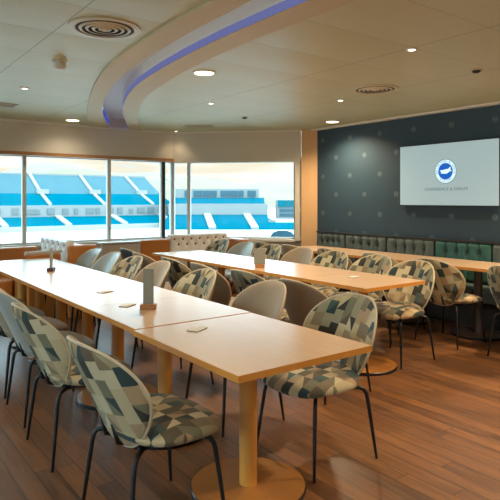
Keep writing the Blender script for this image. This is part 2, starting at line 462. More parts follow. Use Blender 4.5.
# sills
o = box_obj('trim_7', XL, S1 - YB + .1, YW - .14, YW + .08, ZS - .04, ZS, 'frame'); struct(o, 'pale sill under the left windows', 'sill')
bm = bmesh.new(); diag_box(bm, S1 - YB, xe, SW, -.14, .08, ZS - .04, ZS); o = obj('trim_8', bm, 'frame'); struct(o, 'pale sill under the corner windows', 'sill')
# windows
def window(n, x0, x1, lab, corner=False, w=.026):
    z0, z1 = ZS, ZH
    bm = bmesh.new(); pb = bmesh.new()
    if not corner:
        for a, b, c, d in ((x0, x0 + w, z0, z1), (x1 - w, x1, z0, z1), (x0 + w, x1 - w, z0, z0 + w), (x0 + w, x1 - w, z1 - w, z1)):
            box2(bm, a, b, YW - .03, YW + .04, c, d)
        box2(pb, x0 + w, x1 - w, YW, YW + .006, z0 + w, z1 - w)
    else:
        w2 = w * R2
        for a, b, c, d in ((x0, x0 + w2, z0, z1), (x1 - w2, x1, z0, z1), (x0 + w2, x1 - w2, z0, z0 + w), (x0 + w2, x1 - w2, z1 - w, z1)):
            diag_box(bm, a, b, SW, -.03, .04, c, d)
        diag_box(pb, x0 + w2, x1 - w2, SW, 0, .006, z0 + w, z1 - w)
    f = obj('window_%d' % n, bm, 'frame'); struct(f, lab, 'window')
    obj('window_pane', pb, 'glass', f)
xm = [XL + .05, -1.6, -.35, .92, 2.18, 3.46, 4.395]
labs = ['window beyond the left edge of view, fifth bay', 'window beyond the left edge of view, fourth bay', 'window beyond the left edge of view, third bay',
        'leftmost visible window bay, cut by the picture edge', 'wide window bay showing the full stand aisle', 'window bay ending at the dark thin mullion']
for i in range(6): window(i + 1, xm[i], xm[i + 1], labs[i])
window(7, 4.42, xc_w - .005, 'narrow window bay just right of the dark mullion')
window(8, xc_w + .01, 4.80, 'narrow corner window bay left of the wide corner window', True)
window(9, 4.80, xe, 'wide corner window nearest the oak post', True)
o = box_obj('window_mullion', 4.388, 4.428, YW - .05, YW + .05, ZS, ZH, 'dark_frame'); struct(o, 'dark thin window mullion', 'mullion')

# light switch on the narrow wall
t = thing('light_switch', 'small white light switch on the narrow wall right of the corner window', 'light switch')
bm = bmesh.new(); diag_box(bm, 6.10, 6.16, SW, -.137, -.13, 1.24, 1.33); obj('switch_plate', bm, 'plastic', t)
bm = bmesh.new(); diag_box(bm, 6.122, 6.138, SW, -.141, -.137, 1.265, 1.305); obj('rocker', bm, 'white', t)

# ------------------------------------------------------------------ tables
def make_table(name, w, l, label, group, loc, colx=0, coly=0, dark=False):
    t = thing(name, label, 'table', loc, 0, group)
    bm = bmesh.new(); box2(bm, -w/2 + .003, w/2 - .003, -l/2 + .003, l/2 - .003, .722, .75); obj('tabletop', bm, 'top', t)
    bm = bmesh.new(); e = .006
    for a in ((-w/2, -w/2 + e, -l/2, l/2), (w/2 - e, w/2, -l/2, l/2), (-w/2 + e, w/2 - e, -l/2, -l/2 + e), (-w/2 + e, w/2 - e, l/2 - e, l/2)):
        box2(bm, *a, .721, .7495)
    obj('edge_band', bm, 'edge', t)
    bm = bmesh.new(); add_cyl(bm, (colx, coly, .022), .045, .70, 32); obj('column', bm, 'darkcol' if dark else 'column', t, smooth=40)
    bm = bmesh.new(); add_cyl(bm, (colx, coly, .006), .285, .018, 48); b = obj('base', bm, 'darkcol' if dark else 'disc', t, smooth=40)
    bm = bmesh.new()
    add_lathe(bm, [(.284, .0), (.289, .0), (.290, .018), (.284, .0245), (.282, .0)], (colx, coly, 0), 48); obj('base_rim', bm, 'rim', b, smooth=40)
    return t
G1, G2, G3 = 'tables pushed together in the near row', 'tables pushed together in the middle row', 'tables along the green bench'
ords = ['nearest', 'second', 'third', 'fourth', 'fifth', 'sixth', 'seventh', 'eighth']
y = 1.78
T1 = [(1.78, 2.74, 2.25, 'nearest pale oak-edged table with its front corner towards the camera'),
      (2.755, 3.505, 3.13, 'pale table carrying the near grey sign on a wood block'),
      (3.505, 4.20, 3.86, 'third pale table from the camera in the near row'),
      (4.20, 4.84, 4.47, 'fourth pale table from the camera in the near row'),
      (4.84, 5.59, 5.15, 'pale table just before the seam by the far sign, near row'),
      (5.595, 6.20, 5.80, 'second last pale table of the near row, towards the windows'),
      (6.20, 6.78, 6.48, 'last pale table of the near row, closest to windows')]
for i, (y0, y1, cy, lab) in enumerate(T1):
    x0, x1 = (1.265, 2.045) if i == 0 else (1.285, 2.055)
    make_table('dining_table', x1 - x0, y1 - y0, lab, G1, ((x0 + x1) / 2, (y0 + y1) / 2, 0), 1.66 - (x0 + x1) / 2, cy - (y0 + y1) / 2)
T2 = [2.94, 3.68, 4.42, 5.16, 5.90, 6.60]
l2 = ['near end table of the middle row, its corner over orange column', 'second table from the near end of the middle row', 'third table from the near end, middle row, carrying a greenish sign',
      'fourth table from the near end of the middle row', 'last table of the middle row, towards the cream booth']
for i in range(5):
    y0, y1 = T2[i], T2[i + 1] - .005
    make_table('dining_table', .74, y1 - y0, l2[i], G2, (3.68, (y0 + y1) / 2, 0))
T3 = [2.05, 2.82, 3.82, 4.64, 5.42, 6.2]
l3 = ['bench side table cut by the right edge of the picture', 'bench side table on a dark column, between two patterned chairs', 'third bench side table from the right',
      'fourth bench side table from the right', 'farthest bench side table, nearest the oak post']
for i in range(5):
    y0, y1 = T3[i], T3[i + 1] - .005
    make_table('dining_table', .66, y1 - y0, l3[i], G3, (5.52, (y0 + y1) / 2, 0), 0, 0.02, True)

# ------------------------------------------------------------------ chairs (front = +X)
def uv_shell(name, outline, place, thick, mat, parent, n_ang=44, n_r=10):
    """closed cushion: outline(theta)->(s,t); place(s,t,side,h)->xyz, side=+1 front / -1 back, thick(r)->half thickness"""
    bm = bmesh.new(); uvl = bm.loops.layers.uv.new('UVMap')
    grids = []
    uvs = {}
    for side in (1, -1):
        rings = []
        for ir in range(n_r + 1):
            r = math.sin(PI / 2 * ir / n_r)
            ring = []
            for k in range(n_ang if ir else 1):
                s, t = outline(2 * PI * k / n_ang)
                cs, ct = outline.center
                s2, t2 = cs + (s - cs) * r, ct + (t - ct) * r
                if side == -1 and ir == n_r: ring.append(grids[0][ir][k]); continue
                v = bm.verts.new(place(s2, t2, side, thick(r)))
                uvs[v] = (s2, t2); ring.append(v)
            rings.append(ring)
        grids.append(rings)
    for rings in grids:
        for k in range(n_ang):
            j = (k + 1) % n_ang
            bm.faces.new((rings[0][0], rings[1][k], rings[1][j]))
            for ir in range(1, n_r):
                bm.faces.new((rings[ir][k], rings[ir + 1][k], rings[ir + 1][j], rings[ir][j]))
    bm.normal_update()
    for f in bm.faces:
        for l in f.loops: l[uvl].uv = uvs[l.vert]
    return obj(name, bm, mat, parent, smooth=True)

def sup(c, n): return math.copysign(abs(c) ** (2 / n), c)
def smooth01(x): x = max(0, min(1, x)); return x * x * (3 - 2 * x)

def back_outline(th):
    b = .237; tc = .625
    t = tc + b * sup(math.sin(th), 2.45)
    w = .225 + .055 * smooth01((t - .40) / .28)
    return w * sup(math.cos(th), 2.45), t
back_outline.center = (0, .625)
def back_place(s, t, side, h):
    q = (t - .43) / .44
    x = -.178 - .180 * q - .02 * q * q
    x += (1.25 + .35 * q) * s * s             # wraps round the sitter
    nrm = Vector((1, -2 * 1.4 * s, .40)).normalized()
    p = Vector((x, s, t)) + nrm * (h * side)
    return p
def seat_outline(th):
    c, s_ = math.cos(th), math.sin(th)
    x = .032 + .25 * sup(c, 2.6)
    w = .280 - .05 * smooth01((-x - .02) / .2)
    return w * sup(s_, 2.6), x
seat_outline.center = (0, .025)
def seat_place(s, x, side, h):
    z = .435 + .012 * (1 - (x / .26) ** 2) - .010 * smooth01((x - .12) / .15)
    if x < -.08: z += .03 * ((-.08 - x) / .13) ** 2
    return Vector((x, s, z + (h * .95 if side > 0 else -h * .9)))

def make_chair(kind, label, loc, rz):
    mat, pip = {'pattern': ('fabric', 'piping'), 'taupe': ('taupe', 'tan_piping'), 'grey': ('grey', 'piping'), 'slate': ('slate', 'piping')}[kind]
    t = thing('dining_chair', label, 'chair', loc, rz, 'upholstered tub chairs around the long tables')
    th = lambda T: (lambda r: T * max(0, 1 - r ** 5) ** .5)
    uv_shell('seat', seat_outline, seat_place, th(.046), mat, t)
    b = uv_shell('backrest', back_outline, back_place, th(.024), mat, t)
    bm = bmesh.new()
    pts = [back_place(*back_outline(2 * PI * k / 56), 1, 0) for k in range(56)]
    add_tube(bm, pts, .0075, 6, closed=True); obj('piping', bm, pip, b, smooth=True)
    bm = bmesh.new()   # underframe
    add_tube(bm, [(.13, .13, .392), (.13, -.13, .392), (-.13, -.13, .392), (-.13, .13, .392)], .011, 8, closed=True)
    add_tube(bm, [(-.13, .06, .392), (-.20, .06, .415), (-.222, .06, .50)], .010, 8); add_tube(bm, [(-.13, -.06, .392), (-.20, -.06, .415), (-.222, -.06, .50)], .010, 8)
    obj('underframe', bm, 'black', t, smooth=True)
    for sx in (1, -1):
        for sy in (1, -1):
            bm = bmesh.new()
            P = [(.10, .12, .392), (.155, .175, .392), (.178, .197, .384), (.190, .209, .362), (.196, .214, .33), (.215, .232, .16), (.232, .248, 0)]
            R = [.011, .011, .011, .011, .011, .010, .0075]
            add_tube(bm, [(x * sx + (0 if sx > 0 else -.005), y * sy, z) for x, y, z in P], R, 10); obj('leg', bm, 'black', t, smooth=True)
    return t
PROTO = {}
def chair(kind, x, y, rz, label):
    if kind not in PROTO: PROTO[kind] = make_chair(kind, label, (x, y, 0), rz)
    else: dup(PROTO[kind], (x, y, 0), rz, label)

# left side of the near row (facing +X)
for k, x, y, lab in [
    ('pattern', 1.155, 2.29, 'geometric patterned chair in the left foreground, nearest the camera'),
    ('pattern', 1.16, 3.24, 'geometric patterned chair just behind the left foreground chair'),
    ('grey', 1.20, 3.92, 'grey leather chair behind the second patterned chair on the left'),
    ('taupe', 1.22, 4.56, 'taupe chair with white lit seat edge, fourth along the left side'),
    ('grey', 1.22, 5.16, 'grey chair half cut by the left picture edge, fifth on that side'),
    ('grey', 1.22, 5.78, 'grey chair at the far left, sixth along the near row'),
]: chair(k, x, y, .02 if y < 2.5 else random.uniform(-.03, .04), lab)
# right side of the near row (facing -X)
for k, x, y, lab in [
    ('pattern', 2.19, 2.33, 'large geometric patterned chair right of the nearest table corner'),
    ('taupe', 2.13, 3.06, 'taupe velvet chair next behind the large patterned chair'),
    ('pattern', 2.13, 3.92, 'patterned chair in the middle of the near row, far side'),
    ('taupe', 2.13, 4.70, 'taupe chair right behind the near grey sign board'),
    ('pattern', 2.13, 5.27, 'patterned chair left of the taupe chair behind the near sign'),
    ('grey', 2.14, 5.84, 'small grey chair second from the far end, far side of near row'),
    ('grey', 2.15, 6.41, 'small grey chair at the far end beside the cream booth'),
]: chair(k, x, y, PI + random.uniform(-.04, .04), lab)
# left side of the middle row (facing +X), backs towards us
for k, x, y, lab in [
    ('taupe', 3.00, 3.08, 'taupe chair with its rounded outside back to us, behind large patterned chair'),
    ('pattern', 3.02, 3.74, 'patterned chair with its back to us at the middle row, below greenish sign'),
    ('taupe', 3.00, 4.38, 'taupe chair with its back to us behind the near row patterned chair'),
    ('pattern', 3.02, 5.00, 'patterned chair with its back to us near the middle of the middle row'),
    ('taupe', 3.00, 5.64, 'taupe chair with its back to us, second farthest on middle row'),
    ('slate', 3.12, 6.26, 'dark slate chair with its back to us at far end of middle row'),
]: chair(k, x, y, random.uniform(-.04, .04), lab)
# right side of the middle row
for k, x, y, lab in [
    ('pattern', 4.09, 3.29, 'patterned chair at the near end of the middle row, right side, legs in view'),
    ('pattern', 4.22, 3.88, 'patterned chair second from near end, right side of middle row'),
    ('pattern', 4.22, 4.47, 'patterned chair third from near end, right side of middle row'),
    ('taupe', 4.22, 5.04, 'taupe chair with bright sheen, right side of the middle row'),
    ('pattern', 4.22, 5.62, 'patterned chair right of the greenish sign, far along middle row'),
    ('grey', 4.22, 6.20, 'grey chair just left of the greenish sign, far along middle row'),
    ('pattern', 4.22, 6.79, 'farthest patterned chair against the cream booth'),
]: chair(k, x, y, PI + random.uniform(-.04, .04), lab)
# left side of the bench tables, backs towards us
for k, x, y, lab in [
    ('pattern', 5.06, 2.57, 'patterned chair cut by the right edge of the picture'),
    ('pattern', 5.04, 3.36, 'patterned chair at the dark column, bench side'),
    ('pattern', 5.04, 4.08, 'third patterned chair from the right along the bench tables'),
    ('pattern', 5.04, 4.80, 'fourth patterned chair from the right along the bench tables'),
    ('taupe', 5.04, 5.50, 'brown taupe chair with its back to us below the bench end'),
    ('pattern', 5.04, 6.08, 'farthest patterned chair along the bench tables'),
]: chair(k, x, y, random.uniform(-.04, .04), lab)

# ------------------------------------------------------------------ things on the tables
def table_sign(x, y, rz, label, w=.085, h=.20, bmat='block', pm='board'):
    t = thing('table_sign', label, 'table sign', (x, y, .75), rz, 'sign boards standing on the tables')
    bm = bmesh.new(); box2(bm, -.05, .05, -.03, .03, 0, .034, .003); obj('block', bm, bmat, t)
    bm = bmesh.new(); box2(bm, -w/2, w/2, -.006, .006, .034, .034 + h, .002); obj('board', bm, pm, t)
table_sign(1.59, 3.22, math.radians(-34), 'grey sign board in a light wood block on the second table', .066, .222)
table_sign(1.68, 5.50, math.radians(60), 'thin grey sign board seen edge on, far end of the near row', .08, .19, 'dark_block')
table_sign(3.48, 4.52, math.radians(-32), 'greenish grey sign board in a wood block on the middle row', .115, .16)
for x, y, rz, lab in ((1.545, 2.55, .5, 'pale paper slip on the nearest table'), (1.62, 4.00, .35, 'pale paper slip beyond the near sign board'),
                      (1.53, 3.40, .6, 'pale paper slip just left of the near sign board'), (3.72, 3.45, .3, 'small paper slip on the near end of the middle row')):
    t = thing('paper_slip', lab, 'paper slip', (x, y, .75), rz, 'paper slips on the tables')
    bm = bmesh.new(); box2(bm, -.055, .055, -.032, .032, 0, .002); obj('lower_sheet', bm, 'slip_edge', t)
    bm = bmesh.new(); box2(bm, -.052, .056, -.030, .034, .002, .005); obj('upper_sheet', bm, 'paper', t)

# ------------------------------------------------------------------ television
ty0, ty1, tz0, tz1 = 3.44, 4.865, 1.36, 2.165
t = thing('television', 'large wall mounted screen showing a round blue crest', 'television', (XR, (ty0 + ty1) / 2, (tz0 + tz1) / 2))
cy, cz = (ty0 + ty1) / 2, (tz0 + tz1) / 2
m, nt, out = new_mat('screen_glow')
p = principled(nt, out, (.20, .22, .22), .25)
p.inputs['Emission Color'].default_value = (.50, .70, .72, 1); p.inputs['Emission Strength'].default_value = .27
M['screen'] = m
hw, hh = (ty1 - ty0) / 2, (tz1 - tz0) / 2
bm = bmesh.new(); box2(bm, -.06, -.02, -hw, hw, -hh, hh, .004); obj('housing', bm, 'tvblack', t)
box_obj('wall_mount', -.02, .0, -.3, .3, -.2, .2, 'black', t)
bm = bmesh.new(); box2(bm, -.0625, -.059, -hw + .012, hw - .012, -hh + .014, hh - .012); scr = obj('screen', bm, 'screen', t)
def glow(name, col, s=.5):
    m, nt, out = new_mat(name); p = principled(nt, out, tuple(c * .3 for c in col), .3)
    p.inputs['Emission Color'].default_value = (*col, 1); p.inputs['Emission Strength'].default_value = s; M[name] = m
glow('logo_blue', (.0, .09, .42), .6); glow('logo_white', (.62, .82, .85), .55); glow('logo_edge', (.08, .20, .24), .5); glow('logo_text', (.08, .14, .16), .3)
LY, LZ = 4.155 - cy, 1.80 - cz
def disc_yz(name, r0, r1, x, mat, parent, seg=48):
    bm = bmesh.new()
    a = [bm.verts.new((x, LY + r1 * math.cos(2*PI*i/seg), LZ + r1 * math.sin(2*PI*i/seg))) for i in range(seg)]
    if r0:
        b = [bm.verts.new((x, LY + r0 * math.cos(2*PI*i/seg), LZ + r0 * math.sin(2*PI*i/seg))) for i in range(seg)]
        for i in range(seg): bm.faces.new((a[i], a[(i+1) % seg], b[(i+1) % seg], b[i]))
    else: bm.faces.new(a)
    return obj(name, bm, mat, parent)
disc_yz('crest_outline', .147, .155, -.0632, 'logo_edge', scr)
disc_yz('crest_ring', .100, .147, -.0632, 'logo_white', scr)
disc_yz('crest_disc', 0, .104, -.0634, 'logo_blue', scr)
# the flying seagull (image right = -Y)
gull = [(-.072, .004), (-.058, .013), (-.030, .014), (-.012, .018), (.010, .024), (.030, .022), (.044, .030), (.060, .045), (.066, .040), (.058, .022), (.064, .010),
        (.078, .004), (.060, -.004), (.046, -.006), (.030, -.020), (.004, -.026), (-.028, -.024), (-.060, -.020), (-.038, -.012), (-.020, -.008), (-.046, -.004)]
bm = bmesh.new(); vs = [bm.verts.new((-.0636, LY - a * .95, LZ + b)) for a, b in [(q * 1.22, w_ * 1.22) for q, w_ in gull]]; f = bm.faces.new(vs); bmesh.ops.triangulate(bm, faces=[f])
obj('crest_seagull', bm, 'logo_white', scr)
def text_mesh(name, s, size, mat, parent, loc, rot, spacing=1.0):
    cu = bpy.data.curves.new(name, 'FONT'); cu.body = s; cu.size = size; cu.align_x = 'CENTER'; cu.align_y = 'CENTER'; cu.space_character = spacing
    cu.extrude = .0002
    tmp = bpy.data.objects.new(name + '_tmp', cu); C.objects.link(tmp)
    dg = bpy.context.evaluated_depsgraph_get(); me = bpy.data.meshes.new_from_object(tmp.evaluated_get(dg))
    bpy.data.objects.remove(tmp, do_unlink=True)
    me.materials.clear(); me.materials.append(M[mat])
    o = bpy.data.objects.new(name, me); C.objects.link(o); o.parent = parent; o.location = loc; o.rotation_euler = rot
    return o
RW = (PI / 2, 0, -PI / 2)             # reads correctly when seen from -X looking to +X
text_mesh('caption', 'CONFERENCE & EVENTS', .051, 'logo_text', scr, (-.0632, LY, 1.575 - cz), RW, 1.12)
def ring_text(s, r, a0, a1, flip=False):
    n = len(s)
    for i, ch in enumerate(s):
        if ch == ' ': continue
        a = a0 + (a1 - a0) * i / (n - 1)
        # angle measured clockwise from top as the viewer sees it
        py = LY - r * math.sin(a); pz = LZ + r * math.cos(a)
        tilt = -a if not flip else PI - a
        cu = (PI / 2, 0, -PI / 2)
        o = text_mesh('crest_letter', ch, .036, 'logo_blue', scr, (-.0636, py, pz), (0, 0, 0))
        R = Matrix.Rotation(-PI / 2, 4, 'Z') @ Matrix.Rotation(PI / 2, 4, 'X') @ Matrix.Rotation(tilt, 4, 'Z')
        o.rotation_euler = R.to_euler()
ring_text('BRIGHTON & HOVE', .124, -1.75, 1.75)
ring_text('ALBION', .124, PI + .62, PI - .62, True)

# ------------------------------------------------------------------ green banquette along the papered wall
mods = [6.58, 5.84, 5.06, 4.29, 3.52, 2.75, 1.98, 1.2]
t = thing('banquette', 'long dark green tufted leather banquette along the papered wall', 'banquette')
box_obj('plinth', 5.83, 6.19, 1.2, 6.45, 0, .30, 'bench_base', t)
def buttons(pts, r, mat, parent):
    first = None
    for c in pts:
        if first is None:
            bm = bmesh.new(); bmesh.ops.create_uvsphere(bm, u_segments=10, v_segments=6, radius=r)
            first = o = obj('button', bm, mat, parent, smooth=True)
        else:
            o = first.copy(); C.objects.link(o); o.parent = parent
        o.location = c
def tufted_back(bm, bb, y0, y1, z0, z1, xf, depth, ny, rows):
    """vertical channels with pulled-in buttons; front face at xf looking to -X"""
    nu, nv = ny * 10, 22
    def pt(i, j):
        u = i / nu; v = j / nv
        y = y0 + (y1 - y0) * u; z = z0 + (z1 - z0) * v
        ch = abs(math.sin(PI * u * ny)) ** .45
        d = .020 * ch
        for rz in rows:
            for k in range(1, ny):
                dy = (u - k / ny) * (y1 - y0); dz = z - rz
                d -= .026 * math.exp(-(dy * dy + dz * dz) / .0014)
        e = min(u, 1 - u) * (y1 - y0); d *= min(1, e / .02 + .2)
        ez = min(v, 1 - v) * (z1 - z0); d -= .03 * max(0, 1 - ez / .03) ** 2
        return (xf - d, y, z)
    g = [[bm.verts.new(pt(i, j)) for j in range(nv + 1)] for i in range(nu + 1)]
    for i in range(nu):
        for j in range(nv): bm.faces.new((g[i][j], g[i + 1][j], g[i + 1][j + 1], g[i][j + 1]))
    # sides, top and rear
    bk = [[bm.verts.new((xf + depth, y0 + (y1 - y0) * i / nu, z)) for z in (z0, z1)] for i in range(nu + 1)]
    for i in range(nu):
        bm.faces.new((g[i][nv], g[i + 1][nv], bk[i + 1][1], bk[i][1])); bm.faces.new((g[i][0], bk[i][0], bk[i + 1][0], g[i + 1][0]))
        bm.faces.new((bk[i][0], bk[i][1], bk[i + 1][1], bk[i + 1][0]))
    for i in (0, nu):
        bm.faces.new([g[i][j] for j in range(nv + 1)] + [bk[i][1], bk[i][0]])
    for rz in rows:
        for k in range(1, ny):
            bb.append((xf - .012, y0 + (y1 - y0) * k / ny, rz))
for i in range(len(mods) - 1):
    y1, y0 = mods[i] - .01, mods[i + 1] + .01
    if i == 0: y1 -= .12
    bm, bb = bmesh.new(), []
    tufted_back(bm, bb, y0, y1, .46, .93, 6.105, .08, 5, (.64, .81))
    p = obj('back_panel', bm, 'bench_teal' if i == 3 else 'bench', t, smooth=50)
    buttons(bb, .013, 'button', p)
    bm = bmesh.new(); box2(bm, 5.70, 6.10, y0, y1, .30, .45, .03); obj('seat_cushion', bm, 'bench', t, smooth=40)
box_obj('top_rail', 6.09, 6.2, 1.2, 6.45, .93, .95, 'bench_base', t)

# ------------------------------------------------------------------ booths under the windows
def booth_panel(bm, bb, L_, z0, z1, ny, rows):
    """tufted sheet in local coords: runs along +X from 0..L_, front towards -Y"""
    nu, nv = ny * 8, 16
    def pt(i, j):
        u = i / nu; v = j / nv; x = L_ * u; z = z0 + (z1 - z0) * v; d = .03
        for ri, rz in enumerate(rows):
            for k in range(ny + 1):
                bx = L_ * (k + (.5 if ri % 2 else 0)) / ny
                dd = (x - bx) ** 2 + (z - rz) ** 2
                d -= .026 * math.exp(-dd / .0016)
        e = min(u, 1 - u) * L_; d -= .03 * max(0, 1 - e / .03) ** 2
        ez = (1 - v) * (z1 - z0); d -= .03 * max(0, 1 - ez / .03) ** 2
        return (x, -d, z)
    g = [[bm.verts.new(pt(i, j)) for j in range(nv + 1)] for i in range(nu + 1)]
    for i in range(nu):
        for j in range(nv): bm.faces.new((g[i][j], g[i + 1][j], g[i + 1][j + 1], g[i][j + 1]))
    bk = [[bm.verts.new((L_ * i / nu, .07, z)) for z in (z0, z1)] for i in range(nu + 1)]
    for i in range(nu):
        bm.faces.new((g[i][nv], g[i + 1][nv], bk[i + 1][1], bk[i][1])); bm.faces.new((bk[i][0], bk[i][1], bk[i + 1][1], bk[i + 1][0]))
        bm.faces.new((g[i][0], bk[i][0], bk[i + 1][0], g[i + 1][0]))
    for i in (0, nu): bm.faces.new([g[i][j] for j in range(nv + 1)] + [bk[i][1], bk[i][0]])
    for ri, rz in enumerate(rows):
        for k in range(1 if ri % 2 == 0 else 0, ny):
            bx = L_ * (k + (.5 if ri % 2 else 0)) / ny
            bb.append((bx, -.006, rz))
# sofa whose back runs away from us by the far end of the near row
t = thing('booth_sofa', 'tan booth sofa with cream tufted back at the end of the near row', 'sofa', (0, 0, 0), 0, 'tan and cream booth sofas')
bm, bb = bmesh.new(), []; booth_panel(bm, bb, 1.08, .60, .945, 5, (.80, .88))
p = obj('tufted_back', bm, 'cream', t, smooth=50); buttons(bb, .018, 'brown_button', p)
p.location = (2.28, 7.87, 0); p.rotation_euler = (0, 0, -PI / 2)
box_obj('end_panel', 2.26, 2.62, 6.71, 6.78, 0, .885, 'tan', t, .02)
box_obj('shell', 2.355, 2.60, 6.78, 7.86, 0, .86, 'tan', t, .02)
box_obj('seat_base', 1.80, 2.35, 7.0, 7.80, 0, .45, 'tan', t, .02)
# tan bench along the window on the left
t = thing('window_bench', 'tan leather bench back under the leftmost windows', 'bench')
box_obj('back', .2, 2.24, 7.90, 8.05, 0, .80, 'tan', t, .02)
box_obj('seat', .2, 1.78, 7.35, 7.90, 0, .45, 'tan', t, .03)
t = thing('armrest_panel', 'low tan partition with rounded pale arm beyond the far table', 'partition')
box_obj('panel', 1.83, 2.215, 6.86, 6.93, 0, .79, 'tan', t, .015)
bm = bmesh.new(); add_tube(bm, [(1.80, 6.895, .80), (2.215, 6.895, .80)], .028, 12); obj('arm_roll', bm, 'pinkpanel', t, smooth=40)
# pale panel-backed sofa
t = thing('padded_bench', 'low bench with pale padded back between the two booth sofas', 'bench')
box_obj('padded_back', 2.92, 3.46, 7.28, 7.38, 0, .84, 'pinkpanel', t, .02)
box_obj('cap', 2.88, 3.48, 7.26, 7.40, .84, .86, 'frame', t, .005)
# second cream booth
t = thing('booth_sofa', 'tan booth sofa with long cream tufted back under the corner windows', 'sofa', (0, 0, 0), 0, 'tan and cream booth sofas')
bm, bb = bmesh.new(), []; booth_panel(bm, bb, 1.02, .55, .925, 7, (.78, .86))
p = obj('tufted_back', bm, 'cream', t, smooth=50); buttons(bb, .018, 'brown_button', p)
p.location = (3.95, 7.30, 0)
box_obj('side_panel', 3.49, 3.94, 7.28, 7.36, 0, .865, 'tan', t, .015)
box_obj('armrest', 4.98, 5.14, 6.92, 7.34, 0, .84, 'tan', t, .03)
box_obj('seat_base', 3.95, 4.98, 6.95 + .12, 7.26, 0, .45, 'tan', t, .03)

# ------------------------------------------------------------------ ceiling fittings
def round_vent(x, y, label, R=.235):
    t = thing('ceiling_vent', label, 'ceiling vent', (x, y, H), 0, 'round ceiling vents')
    bm = bmesh.new(); add_lathe(bm, [(R + .035, 0), (R + .035, -.008), (R + .008, -.010), (R, -.012), (R - .006, -.009), (R - .006, 0)], seg=48); obj('flange', bm, 'vent', t, smooth=40)
    bm = bmesh.new(); add_cyl(bm, (0, 0, -.004), R - .006, .003, 48); obj('backing', bm, 'ventdark', t)
    n = 4; st = (R - .03) / n
    for k in range(n):
        r = R - .028 - k * st
        bm = bmesh.new(); add_lathe(bm, [(r, -.010), (r - .003, -.013), (r - .019, -.017), (r - .020, -.014), (r - .004, -.009), (r, -.010)], seg=40); obj('ring', bm, 'vent', t, smooth=40)
    bm = bmesh.new(); add_cyl(bm, (0, 0, -.020), .018, .016, 20); obj('hub', bm, 'vent', t, smooth=40)
round_vent(1.42, 3.51, 'large round ceiling vent with concentric rings, upper left', .195)
round_vent(4.41, 3.80, 'round ceiling vent on the right ceiling towards the dark wall', .20)
def slot_vent(x, y, l, w, rz, label):
    t = thing('slot_vent', label, 'ceiling vent', (x, y, H), rz, 'slot vents in the ceiling')
    bm = bmesh.new(); 
    for a in ((-l/2, l/2, -w/2, -w/2 + .012), (-l/2, l/2, w/2 - .012, w/2), (-l/2, -l/2 + .012, -w/2, w/2), (l/2 - .012, l/2, -w/2, w/2)): box2(bm, *a, -.012, 0)
    obj('frame', bm, 'vent', t)
    bm = bmesh.new(); box2(bm, -l/2 + .01, l/2 - .01, -w/2 + .01, w/2 - .01, -.006, -.002); obj('backing', bm, 'ventdark', t)
    for k in range(3):
        yy = -w/2 + w * (k + 1) / 4
        bm = bmesh.new(); box2(bm, -l/2 + .012, l/2 - .012, yy - .005, yy + .005, -.011, -.006); obj('slat', bm, 'vent', t)
slot_vent(1.52, 7.02, .42, .22, 0, 'dark slot vent at the left picture edge near the windows')
slot_vent(4.45, 7.28, .42, .20, math.radians(-45), 'thin dark slot vent near the corner windows')
t = thing('smoke_detector', 'white domed smoke detector on the left ceiling', 'smoke detector', (1.46, 4.55, H))
bm = bmesh.new(); add_cyl(bm, (0, 0, -.018), .058, .018, 32); obj('base', bm, 'plastic', t, smooth=40)
bm = bmesh.new(); add_lathe(bm, [(.046, -.018), (.046, -.034), (.052, -.036), (.050, -.058), (.036, -.070), (.002, -.074)], seg=32); obj('dome', bm, 'plastic', t, smooth=50)
for x, y, lab in ((4.47, 2.72, 'small dark ceiling sensor near the upper right edge'), (4.47, 6.14, 'small dark ceiling sensor far back on the right ceiling')):
    t = thing('ceiling_sensor', lab, 'sensor', (x, y, H), 0, 'small ceiling sensors')
    bm = bmesh.new(); add_cyl(bm, (0, 0, -.008), .05, .008, 24); obj('plate', bm, 'vent', t, smooth=40)
    bm = bmesh.new(); add_lathe(bm, [(.036, -.008), (.034, -.018), (.02, -.026), (.001, -.028)], seg=24); obj('lens', bm, 'ventdark', t, smooth=40)
WARM = (1.0, .84, .62)
def lamp(x, y, label, R, power, small, col=WARM):
    t = thing('ceiling_spotlight' if small else 'ceiling_downlight', label, 'ceiling light', (x, y, H), 0, 'small ceiling spots' if small else 'large ceiling downlights')
    bm = bmesh.new(); add_lathe(bm, [(R, -.001), (R + .018, -.001), (R + .016, -.008), (R, -.010), (R, -.001)], seg=32); obj('trim_ring', bm, 'white', t, smooth=40)
    bm = bmesh.new(); add_cyl(bm, (0, 0, -.005), R, .003, 32); obj('lens', bm, 'spotlens' if small else 'lens', t)
    lamp_light(x, y, power, small, col, t)
def lamp_light(x, y, power, small, col=WARM, parent=None):
    li = bpy.data.lights.new('lamp', 'SPOT'); li.energy = power; li.color = col; li.spot_size = math.radians(150 if not small else 110); li.spot_blend = .8
    li.shadow_soft_size = .07
    lo = bpy.data.objects.new('lamp', li); C.objects.link(lo)
    if parent: lo.parent = parent; lo.location = (0, 0, -.03)
    else: lo.location = (x, y, H - .03)
P_BIG, P_SM = 84, 14
HOT = (1.0, .76, .48)
lamp(2.69, 7.82, 'round downlight at left by the window bulkhead', .085, P_BIG * .1, False)
lamp(2.62, 4.21, 'round downlight beside the inner curve of the slot', .085, P_BIG, False)
lamp(5.74, 5.74, 'round downlight close to the dark wall corner', .085, P_BIG, False, HOT)
